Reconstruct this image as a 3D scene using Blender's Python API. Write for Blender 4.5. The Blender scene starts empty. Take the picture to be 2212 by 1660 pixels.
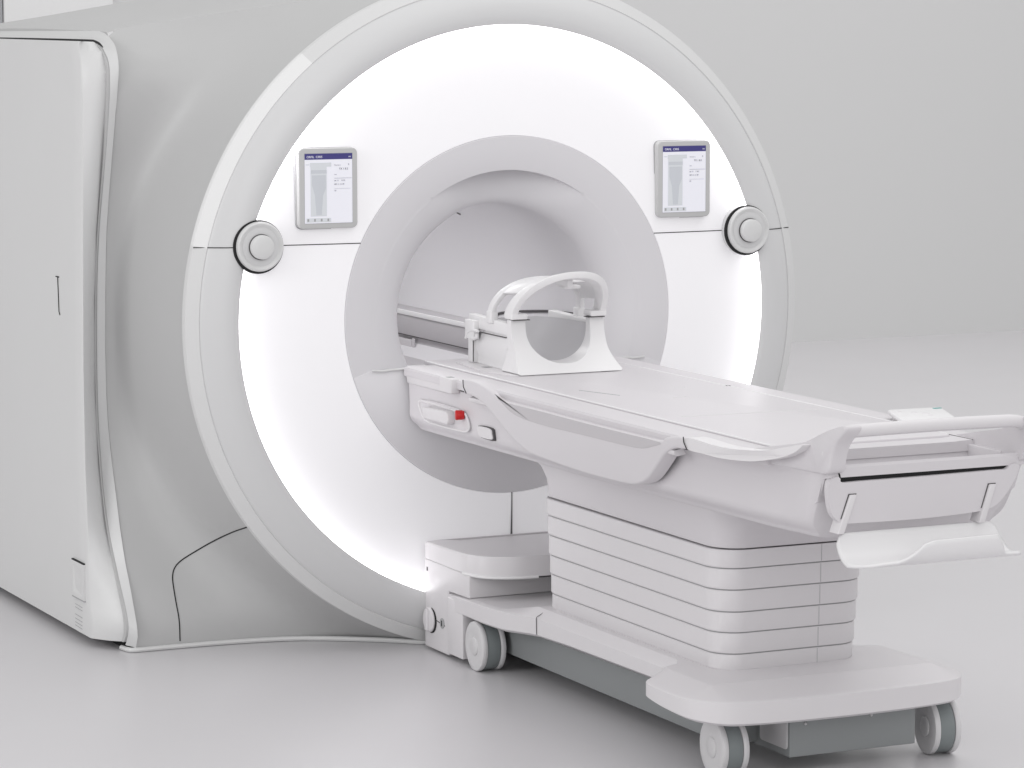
import bpy, bmesh, math
import numpy as np
from mathutils import Vector, Matrix
from mathutils.bvhtree import BVHTree
PI = math.pi
S = bpy.context.scene
C = S.collection
H = 1.045                      # height of the bore axis above the floor

# ------------------------------------------------------------------ camera
F, YAW, PITCH = 6902.6, 0.4459, 0.1175          # focal length in 2212-px units
CAM = Vector((-4.3373, -9.0845, 0.9691 + H))
cd = bpy.data.cameras.new('camera'); cam = bpy.data.objects.new('camera', cd); C.objects.link(cam)
cd.sensor_width = 36; cd.lens = 36 * F / 2212; cd.clip_start = .1; cd.clip_end = 200
cam.location = CAM; cam.rotation_euler = (PI/2 - PITCH, 0, -YAW)
S.camera = cam
_R = np.array([[math.cos(YAW), -math.sin(YAW), 0],
               [math.sin(PITCH)*math.sin(YAW), math.sin(PITCH)*math.cos(YAW), math.cos(PITCH)],
               [math.cos(PITCH)*math.sin(YAW), math.cos(PITCH)*math.cos(YAW), -math.sin(PITCH)]])
def ray(u, v):
    return _R.T @ np.array([(u-1106)/F, -(v-830)/F, 1.0])
def at(u, v, ax, val):           # survey: where a sight line meets a world plane
    d = ray(u, v); i = 'xyz'.index(ax); o = np.array(CAM)
    return o + d * (val - o[i]) / d[i]

# ------------------------------------------------------------------ materials
def mat(name, col, rough=.4, metal=0, emit=0, bump=0, coat=0, var=.015):
    m = bpy.data.materials.new(name); m.use_nodes = True
    nt = m.node_tree; b = nt.nodes['Principled BSDF']
    b.inputs['Roughness'].default_value = rough; b.inputs['Metallic'].default_value = metal
    if coat: b.inputs['Coat Weight'].default_value = coat; b.inputs['Coat Roughness'].default_value = .15
    tc = nt.nodes.new('ShaderNodeTexCoord'); n = nt.nodes.new('ShaderNodeTexNoise')
    n.inputs['Scale'].default_value = 2.2; n.inputs['Detail'].default_value = 4
    nt.links.new(tc.outputs['Object'], n.inputs['Vector'])
    r = nt.nodes.new('ShaderNodeMix'); r.data_type = 'RGBA'
    r.inputs[6].default_value = tuple(c*(1-var) for c in col) + (1,)
    r.inputs[7].default_value = tuple(min(1, c*(1+var)) for c in col) + (1,)
    nt.links.new(n.outputs['Fac'], r.inputs[0]); nt.links.new(r.outputs[2], b.inputs['Base Color'])
    if emit:
        b.inputs['Emission Color'].default_value = tuple(col)+(1,) ; b.inputs['Emission Strength'].default_value = emit
    if bump:
        n2 = nt.nodes.new('ShaderNodeTexNoise'); n2.inputs['Scale'].default_value = 900
        nt.links.new(tc.outputs['Object'], n2.inputs['Vector'])
        bp = nt.nodes.new('ShaderNodeBump'); bp.inputs['Strength'].default_value = bump; bp.inputs['Distance'].default_value = .0006
        nt.links.new(n2.outputs['Fac'], bp.inputs['Height']); nt.links.new(bp.outputs['Normal'], b.inputs['Normal'])
    return m
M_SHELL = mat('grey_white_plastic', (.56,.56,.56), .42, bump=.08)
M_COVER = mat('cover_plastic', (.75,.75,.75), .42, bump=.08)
M_RING = mat('ring_plastic', (.71,.71,.715), .36)
M_EDGE = mat('white_trim_plastic', (.74,.74,.74), .35)
M_FACE = mat('lit_white_panel', (.86,.85,.87), .45, emit=.235)
M_LED = mat('led_strip', (1,.99,1), .5, emit=4.5, var=0)
M_RAIL = mat('rail_grey', (.55,.53,.55), .5)
M_BORE = mat('bore_plastic', (.77,.755,.78), .45)
M_TAB = mat('table_plastic', (.725,.698,.722), .4, bump=.06)
M_TABL = mat('table_light_plastic', (.78,.757,.775), .4)
M_WING = mat('bright_table_plastic', (.84,.82,.835), .38)
M_WHITE = mat('white_coil_plastic', (.88,.87,.88), .38)
M_SEAM = mat('dark_gap', (.012,.012,.013), .8)
M_SEAM2 = mat('grey_gap', (.10,.095,.10), .8)
M_TYRE = mat('grey_rubber', (.24,.265,.27), .6)
M_WHEEL = mat('caster_plastic', (.72,.71,.72), .38)
M_CHAS = mat('grey_steel', (.31,.325,.33), .45, metal=.1)
M_RED = mat('red_plastic', (.62,.012,.012), .35)
M_BEZEL = mat('bezel_grey', (.58,.58,.58), .35)
M_DIM = mat('dim_grey', (.42,.42,.43), .5)
M_FLOOR = mat('floor_vinyl', (.70,.684,.702), .33, var=.02)
M_WALL = mat('wall_paint', (.72,.72,.72), .8, var=.002)
M_WPAN = mat('wall_panel_paint', (.86,.86,.86), .6)
def screen_mat(name, c, e=.9): return mat(name, c, .3, emit=e, var=0)
M_SCR = screen_mat('screen_white', (.80,.80,.86), .22)
M_NAVY = screen_mat('screen_navy', (.045,.04,.17), .3)
M_SGREY = screen_mat('screen_grey', (.66,.68,.71), .16)
M_SGREY2 = screen_mat('screen_mid_grey', (.58,.60,.64), .14)
M_STXT = mat('screen_text', (.12,.12,.14), .5)
M_TEAL = mat('teal_mark', (.05,.35,.33), .5)

# ------------------------------------------------------------------ mesh helpers
def link(name, bm, m, parent=None, smooth=True, ang=32, bevel=0, seg=3, bang=40):
    bmesh.ops.remove_doubles(bm, verts=bm.verts, dist=1e-6)
    bmesh.ops.recalc_face_normals(bm, faces=bm.faces)
    if bevel:
        es = [e for e in bm.edges if e.is_manifold and e.calc_face_angle(0) > math.radians(bang)]
        bmesh.ops.bevel(bm, geom=es, offset=bevel, segments=seg, profile=.5, affect='EDGES', clamp_overlap=True)
    me = bpy.data.meshes.new(name); bm.to_mesh(me); bm.free()
    me.materials.append(m)
    if smooth:
        me.polygons.foreach_set('use_smooth', [True]*len(me.polygons))
        me.set_sharp_from_angle(angle=math.radians(ang))
    o = bpy.data.objects.new(name, me); C.objects.link(o)
    if parent:
        o.parent = parent
        pl = parent
        off = Vector((0,0,0))
        while pl is not None: off += pl.location; pl = pl.parent
        me.transform(Matrix.Translation(-off))
    return o
def thing(name, label, cat, loc=(0,0,0), group=None):
    o = bpy.data.objects.new(name, None); C.objects.link(o); o.location = loc
    o['label'] = label; o['category'] = cat
    if group: o['group'] = group
    o.empty_display_size = .1
    return o
def box(bm, a, b):
    vs = [bm.verts.new((x,y,z)) for x in (a[0],b[0]) for y in (a[1],b[1]) for z in (a[2],b[2])]
    for f in ((0,1,3,2),(4,6,7,5),(0,4,5,1),(2,3,7,6),(0,2,6,4),(1,5,7,3)): bm.faces.new([vs[i] for i in f])
def boxo(name, a, b, m, parent, bevel=.004, seg=3):
    bm = bmesh.new(); box(bm, a, b); return link(name, bm, m, parent, bevel=bevel, seg=seg)
def loft(bm, rings, closed=True, cap0=True, cap1=True):
    V = [[bm.verts.new(p) for p in r] for r in rings]; n = len(rings[0])
    for a, b in zip(V, V[1:]):
        for i in range(n if closed else n-1):
            j = (i+1) % n
            try: bm.faces.new((a[i], a[j], b[j], b[i]))
            except ValueError: pass
    if closed and cap0: bm.faces.new(V[0][::-1])
    if closed and cap1: bm.faces.new(V[-1])
    return V
def cr(pts, n=8, closed=False):     # Catmull-Rom through 2-D or 3-D points
    P = [np.array(p, float) for p in pts]; out = []; N = len(P)
    rng = range(N if closed else N-1)
    for i in rng:
        p1, p2 = P[i], P[(i+1) % N]
        p0 = P[i-1] if (closed or i > 0) else 2*p1-p2
        p3 = P[(i+2) % N] if (closed or i+2 < N) else 2*p2-p1
        for k in range(n):
            t = k/n
            out.append(.5*((2*p1)+(-p0+p2)*t+(2*p0-5*p1+4*p2-p3)*t*t+(-p0+3*p1-3*p2+p3)*t**3))
    if not closed: out.append(P[-1])
    return out
def slab(bm, pts, ax, v0, v1):      # prism of a 2-D outline along an axis
    def P(p, v): return {'x': (v, p[0], p[1]), 'y': (p[0], v, p[1]), 'z': (p[0], p[1], v)}[ax]
    a = [bm.verts.new(P(p, v0)) for p in pts]; b = [bm.verts.new(P(p, v1)) for p in pts]
    n = len(pts)
    bm.faces.new(a[::-1]); bm.faces.new(b)
    for i in range(n): bm.faces.new((a[i], a[(i+1)%n], b[(i+1)%n], b[i]))
def tri(bm):
    bm.normal_update(); bmesh.ops.triangulate(bm, faces=[f for f in bm.faces if len(f.verts) > 4], ngon_method='EAR_CLIP')
def rrect(x0, x1, y0, y1, r, n=6):
    if not isinstance(r, (list, tuple)): r = [r]*4
    out = []
    for (cx, cy, a0, rr) in ((x1-r[0], y1-r[0], 0, r[0]), (x0+r[1], y1-r[1], 90, r[1]), (x0+r[2], y0+r[2], 180, r[2]), (x1-r[3], y0+r[3], 270, r[3])):
        for k in range(n+1):
            a = math.radians(a0 + 90*k/n); out.append((cx+rr*math.cos(a), cy+rr*math.sin(a)))
    return out
def tube(bm, path, r, n=10, cap=True, flat=None):
    P = [Vector(p) for p in path]; rings = []
    up = None
    for i, p in enumerate(P):
        t = (P[min(i+1, len(P)-1)] - P[max(i-1, 0)]).normalized()
        if up is None:
            up = Vector((0,0,1)) if abs(t.z) < .9 else Vector((1,0,0))
        a = t.cross(up).normalized(); b = a.cross(t).normalized(); up = b
        rr = r[i] if isinstance(r, (list, tuple)) else r
        ra, rb = (rr, rr) if flat is None else (rr*flat[0], rr*flat[1])
        rings.append([p + a*ra*math.cos(2*PI*k/n) + b*rb*math.sin(2*PI*k/n) for k in range(n)])
    loft(bm, rings, True, cap, cap)
def revolve(bm, prof, n=256, cz=H, cx=0, yfun=None):   # prof: list of (R, y) round the y axis
    V = []
    for (R, y) in prof:
        V.append([bm.verts.new((cx+R*math.sin(2*PI*k/n), y if yfun is None else y+yfun(R, 2*PI*k/n), cz+R*math.cos(2*PI*k/n))) for k in range(n)])
    for a, b in zip(V, V[1:]):
        for k in range(n): bm.faces.new((a[k], a[(k+1)%n], b[(k+1)%n], b[k]))
def disc(bm, cx, cz, prof, n=64):   # closed lathe on a local y axis
    V = [[bm.verts.new((cx+R*math.sin(2*PI*k/n), y, cz+R*math.cos(2*PI*k/n))) for k in range(n)] for R, y in prof]
    for a, b in zip(V, V[1:]):
        for k in range(n): bm.faces.new((a[k], a[(k+1)%n], b[(k+1)%n], b[k]))
    bm.faces.new(V[0]); bm.faces.new(V[-1][::-1])
def interp(x, xs, ys): return float(np.interp(x, xs, ys))

# ================================================================== SETTING
bm = bmesh.new(); vs = [bm.verts.new(p) for p in ((-30,-30,0),(40,-30,0),(40,30,0),(-30,30,0))]; bm.faces.new(vs)
o = link('floor', bm, M_FLOOR, None, smooth=False); o['kind'] = 'structure'; o['label'] = 'pale grey satin floor'
bm = bmesh.new(); box(bm, (-30,7.52,.0), (40,7.8,6)); o = link('wall', bm, M_WALL, None, smooth=False); o['kind'] = 'structure'
o['label'] = 'plain grey back wall'
p0 = at(7, 30, 'y', 7.49); p1 = at(242, 30, 'y', 7.49)
t = thing('wall_panel', 'pale flat upright panel on the wall behind the scanner roof at the left', 'wall panel', ((p0[0]+p1[0])/2, 7.49, 0))
boxo('board', (p0[0], 7.47, .05), (p1[0], 7.517, 2.9), M_WPAN, t, .006)
boxo('side_trim', (p0[0]-.035, 7.485, .05), (p0[0]-.004, 7.517, 2.9), M_DIM, t, .003)

# ================================================================== SCANNER
scan = thing('mri_scanner', 'huge white ring-fronted scanner with a glowing face round its tunnel', 'scanner', (0,.5,0))
# bezel ring in front of the housing, cut flat at the floor
bm = bmesh.new()
prof = [(.9135,.05),(.9135,.004),(.9145,.0005),(.919,-.0025),(.93,-.0065),(.945,-.008),(.965,-.006),(.985,.000),(1.005,.010),(1.022,.021),(1.0325,.0293),(1.0345,.0330)]
revolve(bm, prof, 300)
bmesh.ops.bisect_plane(bm, geom=bm.verts[:]+bm.edges[:]+bm.faces[:], plane_co=(0,0,.012), plane_no=(0,0,1), clear_inner=True)
link('outer_ring', bm, M_RING, scan, ang=30)
# bevelled rim; light caught at upper left is painted bright, faintly glowing
def rim(a0, a1, m, lift, name):
    bm = bmesh.new(); n = max(8, int(abs(a1-a0)/1.2)); pr = [(1.032,.0285),(1.0345,.0275),(1.070,.050),(1.0715,.054),(1.0715,.075)]
    rings = []
    for k in range(n+1):
        a = math.radians(a0+(a1-a0)*k/n)
        rings.append([((R+lift)*math.sin(a), y-lift, H+(R+lift)*math.cos(a)) for R, y in pr])
    loft(bm, rings, False)
    bmesh.ops.bisect_plane(bm, geom=bm.verts[:]+bm.edges[:]+bm.faces[:], plane_co=(0,0,.012), plane_no=(0,0,1), clear_inner=True)
    return link(name, bm, m, scan, ang=30)
rim(-39.5, 283.5, M_EDGE, 0, 'rim')
rim(-76.5, -39.5, mat('rim_highlight_paint', (.86,.86,.86), .25, emit=.02), 0, 'rim')
# lit face panel (annulus) in two halves, split by the seam
bm = bmesh.new()
rad = [.568,.575] + [.59+.03*i for i in range(11)] + [.905,.9125]
def yf(R): return   .001 + .026*max(0, min(1, (R-.568)/.30))**1.6
revolve(bm, [(.566,.02)]+[(R, yf(R)) for R in rad]+[(.9128,.03)], 300)
bmesh.ops.bisect_plane(bm, geom=bm.verts[:]+bm.edges[:]+bm.faces[:], plane_co=(0,0,.012), plane_no=(0,0,1), clear_inner=True)
link('lit_face_panel', bm, M_FACE, scan, ang=40)
bm = bmesh.new(); revolve(bm, [(.9130,.0270),(.9127,.014),(.9130,.0015)], 300)
bmesh.ops.bisect_plane(bm, geom=bm.verts[:]+bm.edges[:]+bm.faces[:], plane_co=(0,0,.168), plane_no=(0,0,1), clear_inner=True)
link('light_strip', bm, M_LED, scan)
# trumpet round the bore with the crescent pocket in its top
bm = bmesh.new()
a_, b_ = .218, .115
prof = [(.5665,.02),(.5665,.001),(.565,-.0005)]
for k in range(1, 41):
    tt = PI/2*k/40; prof.append((.565-a_*math.sin(tt), b_*(1-math.cos(tt))**1.0))
prof = [(R, y) for R, y in prof]
i0 = min(range(len(prof)), key=lambda i: abs(prof[i][0]-.459) if i > 3 else 9)
Rl = prof[i0][0]; prof.insert(i0+1, (Rl-.0008, prof[i0][1]))
def pocket(R, th):
    a = math.degrees(th); a = a-360 if a > 180 else a
    if R >= Rl-.0001 or abs(a) > 37: return 0
    w = math.cos(math.radians(a*90/37))
    f = max(0, min(1, (R-.347)/(.459-.347)))
    return .105*w**1.9*(.35+.65*f)
for y in (.25,.5,.9,1.3,1.95): prof.append((.347, y))
revolve(bm, prof, 300, yfun=pocket)
link('bore_funnel', bm, M_BORE, scan, ang=38)
# rear bore end closed by the back cover
# sill that fills the lower part of the funnel under the table height
ZS = .888
bm = bmesh.new(); pts = []
for k in range(61):
    a = math.radians(-100 - 160*k/60)   # along the lower arc
    pts.append((.5645*math.sin(a), H+.5645*math.cos(a)))
pts = [p for p in pts if p[1] < ZS-.004]
pts = pts + [(.475, ZS+.004), (.43, ZS), (.36, ZS+.002), (-.36, ZS+.002), (-.43, ZS), (-.475, ZS+.004)]
slab(bm, pts, 'y', -.0015, .10)
link('bore_sill', bm, M_BORE, scan, bevel=.0015, seg=2)
bm = bmesh.new(); tube(bm, cr([(-.478,-.004,ZS+.004),(-.43,-.004,ZS+.001),(-.35,-.004,ZS+.004),(.35,-.004,ZS+.004),(.43,-.004,ZS+.001),(.478,-.004,ZS+.004)],6), .0035, 8)
link('sill_edge', bm, M_EDGE, scan)
# floor of the tunnel and rails along its right wall
boxo('bore_floor', (-.3,.10,.755), (.3,1.92,.775), M_RAIL, scan, .002)
bm = bmesh.new()
slab(bm, [(.252,.775),(.252,.80),(.262,.803),(.262,.838),(.256,.842),(.256,.912),(.262,.930),(.335,.932),(.325,.80),(.30,.775)], 'y', .78, 1.9)
link('tunnel_rail', bm, M_RAIL, scan, bevel=.002, seg=2)
bm = bmesh.new(); box(bm, (.252,.78,.9135), (.2605,1.89,.9305)); link('rail_strip', bm, M_WHITE, scan, bevel=.002)
bm = bmesh.new(); box(bm, (.255,.80,.8395), (.2575,1.89,.8425)); link('rail_seam', bm, M_SEAM2, scan)
bm = bmesh.new(); box(bm, (.2485,1.32,.795), (.2525,1.34,.835)); box(bm, (.2485,1.345,.79), (.2515,1.50,.83)); link('rail_bracket', bm, M_TAB, scan, bevel=.001)
# dark seam across the inner right wall of the tunnel
def oncyl(u, v, R):
    d = ray(u, v); o = np.array(CAM) - np.array((0,0,H))
    a = d[0]**2+d[2]**2; b = 2*(o[0]*d[0]+o[2]*d[2]); c = o[0]**2+o[2]**2-R*R
    tt = (-b+math.sqrt(b*b-4*a*c))/(2*a); p = o+d*tt; return (p[0], p[1], p[2]+H)
pp = [oncyl(u, v, .3445) for u, v in ((1072,680),(1084,676.5),(1104,674.5),(1132,673),(1160,672.6),(1182,672.8),(1212,675),(1245,679))]
bm = bmesh.new(); tube(bm, cr(pp, 6), .0045, 8); link('tunnel_seam', bm, M_SEAM2, scan)
p = oncyl(991, 461, .346); bm = bmesh.new(); tube(bm, [oncyl(987.5,460,.3455), oncyl(994.5,463.5,.3455)], .003, 6); link('tunnel_mark', bm, M_SEAM2, scan)

# ---- housing: front swoop, sides, roof
EX = -1.145
edge_px = [(293,1399),(297,1366),(287,1303),(263,1169),(250,1060),(240,985),(232,900),(228,800),(227,700),(230,500),(238,367),(247,273),(255,200),(256,143),(253,115),(247,95),(235,79),(219,69)]
edge = [at(u, v, 'x', EX) for u, v in edge_px]
ez = [max(0, e[2]) for e in edge]; ey = [e[1] for e in edge]
print('edge y', [(round(z,3), round(y,3)) for z, y in zip(ez, ey)])
_zz = np.linspace(0, 2.2, 441); _yy = np.interp(_zz, ez, ey)
_k = np.exp(-.5*(np.arange(-30,31)/11.0)**2); _k /= _k.sum()
_ys = np.convolve(np.pad(_yy, 30, mode='edge'), _k, mode='valid')
def edge_y(z): return interp(z, _zz, _ys)
def surf_y(x, z):
    d = max(0, math.hypot(x, z-H)-1.066)
    E = edge_y(z) if x < 0 else .32
    if x < 0 and z > 1.5: E = E + (.40-E)*min(1, (1.145+x)/.5)*min(1,(z-1.5)/.3)
    dm = math.hypot(1.145, z-H)-1.066
    t = min(1.2, d/dm)
    return .056 + (E-.056)*(1-math.exp(-6.2*t))/(1-math.exp(-6.2))
def roof_z(x): return interp(abs(x), [0,.3,.5,.75,.9,1.05,1.12,1.145,1.19], [2.10,2.075,2.045,2.003,1.978,1.955,1.944,1.934,1.90])
N = 240
outer = []
def out_pt(th):    # th measured from straight up, negative = left
    s, c = math.sin(th), math.cos(th)
    # distance to the outline along this direction
    best = 9
    if abs(s) > 1e-6: best = min(best, abs(EX)/abs(s))
    if c < -1e-6: best = min(best, (H-.012)/(-c))
    if c > 1e-6:
        lo, hi = 0, 2.5
        for _ in range(40):
            mid = (lo+hi)/2
            if H+mid*c > roof_z(mid*s): hi = mid
            else: lo = mid
        best = min(best, lo)
    if s > 0: best = min(best, max(1.045, 1.045+ .35*max(0, -c-.75)))
    return best*s, H+best*c
xs_b = [-1.145,-.97,-.67,-.457,-.25,0]; ys_b = [ey[0],.385,.33,.262,.16,.12]
def out_y(x, z):
    ax = -abs(x)
    e = edge_y(z)
    if z < .02: return interp(ax, xs_b, ys_b)
    if z > roof_z(x)-.01:
        return interp(ax, [-1.145,-.9,-.5,0], [ey[-1], ey[-1]-.05, .30, .26])
    return e
rings = [[] for _ in range(25)]
for k in range(N):
    th = 2*PI*k/N
    ox, oz = out_pt(th)
    # round the corners a little
    ix, iz = 1.066*math.sin(th), max(.012, H+1.066*math.cos(th))
    if math.hypot(ox, oz-H) < 1.075:
        ox, oz = ix*1.002, max(.012, H+(iz-H)*1.002)
    for i in range(25):
        s = (i/24)**1.4
        xx, zz = ix+(ox-ix)*s, iz+(oz-iz)*s
        rings[i].append((xx, surf_y(xx, zz), zz))
bm = bmesh.new(); loft(bm, rings, True, False, False)
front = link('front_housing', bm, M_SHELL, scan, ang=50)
# outline swept back to make sides and roof
def outline(xe, n=40, drop=0):
    pts = []
    for k in range(n+1):
        x = -abs(xe) + 2*abs(xe)*k/n; pts.append((x, roof_z(x)-drop))
    return [(-abs(xe), .012)] + pts + [(abs(xe), .012)]
R0 = [(x, edge_y(z)+.004 if z < 1.9 else out_y(x, roof_z(x)), z) for x, z in outline(1.145)]
R1 = [(x*1.02, y+.015, z+.002) for x, y, z in R0]
R2 = [(x*1.035, .62, z+.004) for x, y, z in R0]
R3 = [(x*1.035, 1.2, z+.010-.03*(abs(x)/1.145)) for x, y, z in R0]
R4 = [(x*1.02, 1.95, z-.01) for x, y, z in R0]
bm = bmesh.new()
def dense(r):
    out = []
    a, b = r[0], r[1]
    for k in range(20):
        z = a[2]+(b[2]-a[2])*k/20; out.append((a[0], z))
    return out
def ringat(f):
    side = [(-1.145, .012+(roof_z(1.145)-.012)*k/24) for k in range(24)]
    top = [(-1.145+1.145*k/20, min(roof_z(-1.145+1.145*k/20), H+math.sqrt(max(0, 1.075**2-0)) if k > 19 else 9)) for k in range(20)]
    top += [(1.04*math.sin(PI*k/40*.98), H+1.04*math.cos(PI*k/40*.98)) for k in range(0, 41)]
    top = [(x, max(.012, z)) for x, z in top]
    o = side+top
    return [f(x, z) for x, z in o]
def yy(x, z): return surf_y(x, z) + (.0 if x > -1.1449 else 0)
loft(bm, [ringat(lambda x, z: (x, yy(x, z)+.0005, z)),
          ringat(lambda x, z: (x*1.0003, yy(x, z)+.004, z+.001)),
          ringat(lambda x, z: (x*1.0005, yy(x, z)+.014, z+.002)),
          ringat(lambda x, z: (x*1.001, max(.62, yy(x, z)+.02), z+.004)),
          ringat(lambda x, z: (x*1.001, 1.25, z+.008)),
          ringat(lambda x, z: (x*1.001, 1.95, z+.004))], True, False, False)
bmesh.ops.delete(bm, geom=[f for f in bm.faces if all(v.co.z < .03 for v in f.verts)], context='FACES')
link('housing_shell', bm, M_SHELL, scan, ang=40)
# side frame that borders the cover: strip from the cover gap to the housing edge
fi = [(-60,84),(-20,84.5),(20,85),(100,86),(190,89),(208,93),(222,105),(232,125),(237,150),(237,210),(230,320),(215,500),(210,650),(211,850),(219,1000),(233,1130),(255,1240),(273,1320),(278,1362),(271,1394)]
fo_ = [(-60,68.5),(-20,68),(20,67.5),(100,67),(190,67),(219,69),(235,79),(247,95),(253,115),(256,160),(247,273),(230,500),(227,700),(228,800),(232,900),(240,985),(263,1169),(285,1290),(297,1366),(293,1399)]
def resample(px, x, n=90):
    P = [at(u, v, 'x', x) for u, v in px]; P = cr(P, 6)
    L = [0]
    for a, b in zip(P, P[1:]): L.append(L[-1]+float(np.linalg.norm(b-a)))
    return [np.array([np.interp(L[-1]*k/n, L, [p[c] for p in P]) for c in range(3)]) for k in range(n+1)]
# both run: along the top to the corner, then down; corner kept at the same index
def resample2(px, x, ic):
    return resample(px[:ic+1], x, 30)[:-1] + resample(px[ic:], x, 90)
FI = resample2(fi, -1.172, 7); FO = resample2(fo_, -1.146, 7)
rows = []
for a, b in zip(FI, FO):
    a = a.copy(); b = b.copy(); a[2] = max(.012, a[2]); b[2] = max(.012, b[2])
    if b[2] < 1.86: b[1] = min(b[1], edge_y(b[2]))-.004; b[0] = -1.147
    rows.append([(a[0]+.02, a[1]+.05, a[2]-.0), tuple(a), (a[0]*.5+b[0]*.5, a[1]*.5+b[1]*.5, a[2]*.5+b[2]*.5), tuple(b)])
bm = bmesh.new(); loft(bm, rows, False); link('side_frame', bm, M_EDGE, scan, ang=40)
# skirt line along the floor
sk = [(-1.175,ey[0]+.05),(-1.165,ey[0]+.005)] + [(x_, surf_y(x_, .02)-.004) for x_ in (-1.14,-1.0,-.8,-.6,-.4,-.27,-.15)]
bm = bmesh.new(); P_ = cr(sk, 6)
tube(bm, [(p[0], p[1], .008) for p in P_], .008, 8)
link('floor_skirt', bm, M_EDGE, scan)
# panel seams draped on the housing front
dg = bmesh.new(); dg.from_mesh(front.data); dg.transform(Matrix.Translation(scan.location)); bvh = BVHTree.FromBMesh(dg)
def drape(pts):
    out = []
    for u, v in pts:
        h = bvh.ray_cast(CAM, Vector(ray(u, v)).normalized())
        if h[0] is not None: out.append(h[0])
    return out
pl = cr([(534,1139),(500,1151),(460,1170),(420,1193),(392,1211),(378,1226),(373,1243),(374,1262),(380,1300),(387,1340),(389,1385)], 6)
bm = bmesh.new(); tube(bm, drape(pl), .0022, 6); link('access_panel_seam', bm, M_SEAM, scan)
# seams across the face and ring at the control knob height
ZM = 1.2895
def seam_bar(x0, x1, y, name='face_seam'):
    bm = bmesh.new(); box(bm, (x0, y-.0012, ZM-.0014), (x1, y+.004, ZM+.0014)); link(name, bm, M_SEAM, scan)
for sx in (-1, 1):
    r0 = math.sqrt(.568**2-(ZM-H)**2); r1 = .775; 
    bm = bmesh.new(); tube(bm, [(sx*(r0+(r1-r0)*k/8), yf(math.hypot(r0+(r1-r0)*k/8, ZM-H)), ZM) for k in range(9)], .0016, 6); link('face_seam', bm, M_SEAM, scan)
    bm = bmesh.new(); pth = [(sx*math.sqrt(R*R-(ZM-H)**2), y-.0004, ZM) for R, y in [(.9605,-.0064),(.985,.000),(1.005,.010),(1.022,.021),(1.032,.0285),(1.0700,.0498)] if R > .94]
    tube(bm, pth, .0016, 6); link('face_seam', bm, M_SEAM, scan)
bm = bmesh.new(); box(bm, (-.0015+.005,-.0004,.02), (.0015+.005,.01,H-.5665)); link('face_seam', bm, M_SEAM2, scan)

# ---- side cover (left)
CX_ = -1.25
fl = [at(u, v, 'x', CX_) for u, v in [(197,1391),(201,1345),(193,1300),(188,1150),(182,1000),(178,800),(177,500),(177,200),(175,150),(171,118),(168,95)]]
sm = [at(u, v, 'x', -1.17) for u, v in [(268,1393),(275,1360),(270,1320),(252,1240),(230,1130),(216,1000),(208,850),(207,650),(212,500),(226,320),(233,210),(234,150),(224,110),(205,91)]]
fz = [max(0,p[2]) for p in fl]; fy = [p[1] for p in fl]; sz = [max(0,p[2]) for p in sm]; sy = [p[1] for p in sm]
rows = []
ZT = 1.908
nz = 60
for i in range(nz+1):
    z = .030 + (ZT-.030)*i/nz
    yA = interp(z, fz, fy); yB = interp(z, sz, sy)
    if z > 1.86: yA += .0*(z-1.86)
    r = []
    r.append((CX_, 1.93, z)); r.append((CX_, 1.2, z))
    r.append((CX_, yA+.10, z)); r.append((CX_, yA+.012, z)); r.append((CX_+.004, yA+.002, z))
    xm = (CX_-1.172)/2
    for t_ in (.25,.5,.75,.92):
        r.append((CX_+.006+(-1.172-CX_-.006)*t_, yA+(yB-yA)*t_+(-.012)*math.sin(PI*t_), z))
    r.append((-1.174, yB+.003, z)); r.append((-1.178, yB+.012, z)); r.append((-1.19, yB+.09, z)); r.append((-1.19, 1.93, z))
    rows.append(r)
bm = bmesh.new(); loft(bm, rows, True, True, True)
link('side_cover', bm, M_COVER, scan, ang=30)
# dark gap along the top of the cover
bm = bmesh.new(); pg = [(float(p[1])+.004, max(.03, float(p[2])-.001)) for p in FI if p[1] < 1.9]; pg += [(pg[-1][0], .03), (1.9, .03), (1.9, pg[0][1])]
slab(bm, pg, 'x', -1.178, -1.168); tri(bm); link('cover_gap', bm, M_SHELL, scan)
tg = [at(u, v-1.6, 'x', -1.235) for u, v in ((-80,83.5),(0,85),(100,87),(190,89.5),(204,91),(214,96),(222,104))]
bm = bmesh.new(); tube(bm, cr([tuple(p) for p in tg], 4), [.0034]*21+[.003,.0026,.0022,.0016], 8); link('top_gap', bm, M_SEAM, scan)
# plinth foot under the rear of the cover, coloured black for the shade beneath
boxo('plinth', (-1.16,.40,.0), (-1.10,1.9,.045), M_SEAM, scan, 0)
# handle slot, recess and grille on the cover
SC = bpy.data.objects['side_cover']
p0 = at(124.5, 597, 'x', CX_-.001); p1 = at(127, 680, 'x', CX_-.001)
bm = bmesh.new(); tube(bm, [(CX_-.0006, p0[1], p0[2]), (CX_-.0006, p1[1]-.003, p1[2]+.01), (CX_-.0006, p1[1]-.012, p1[2])], .0022, 6)
q0 = at(121, 597.5, 'x', CX_); q1 = at(128, 599, 'x', CX_); tube(bm, [(CX_-.0006, q0[1], q0[2]), (CX_-.0006, q1[1], q1[2])], .002, 6)
link('latch_slot', bm, M_SEAM, SC)
a0, a1, a2, a3 = [at(u, v, 'x', CX_-.001) for u, v in ((157,1209),(182,1219),(186,1297),(160,1288))]
yl, yr = (a0[1]+a3[1])/2, (a1[1]+a2[1])/2; zt, zb = (a0[2]+a1[2])/2, (a2[2]+a3[2])/2
bm = bmesh.new(); x = CX_-.006
fr = [(yl,zt),(yr,zt),(yr,zb),(yl,zb)]
ins = [(yl+(yr-yl)*.12,zt-.012),(yr-(yr-yl)*.12,zt-.012),(yr-(yr-yl)*.12,zb+.012),(yl+(yr-yl)*.12,zb+.012)]
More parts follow.
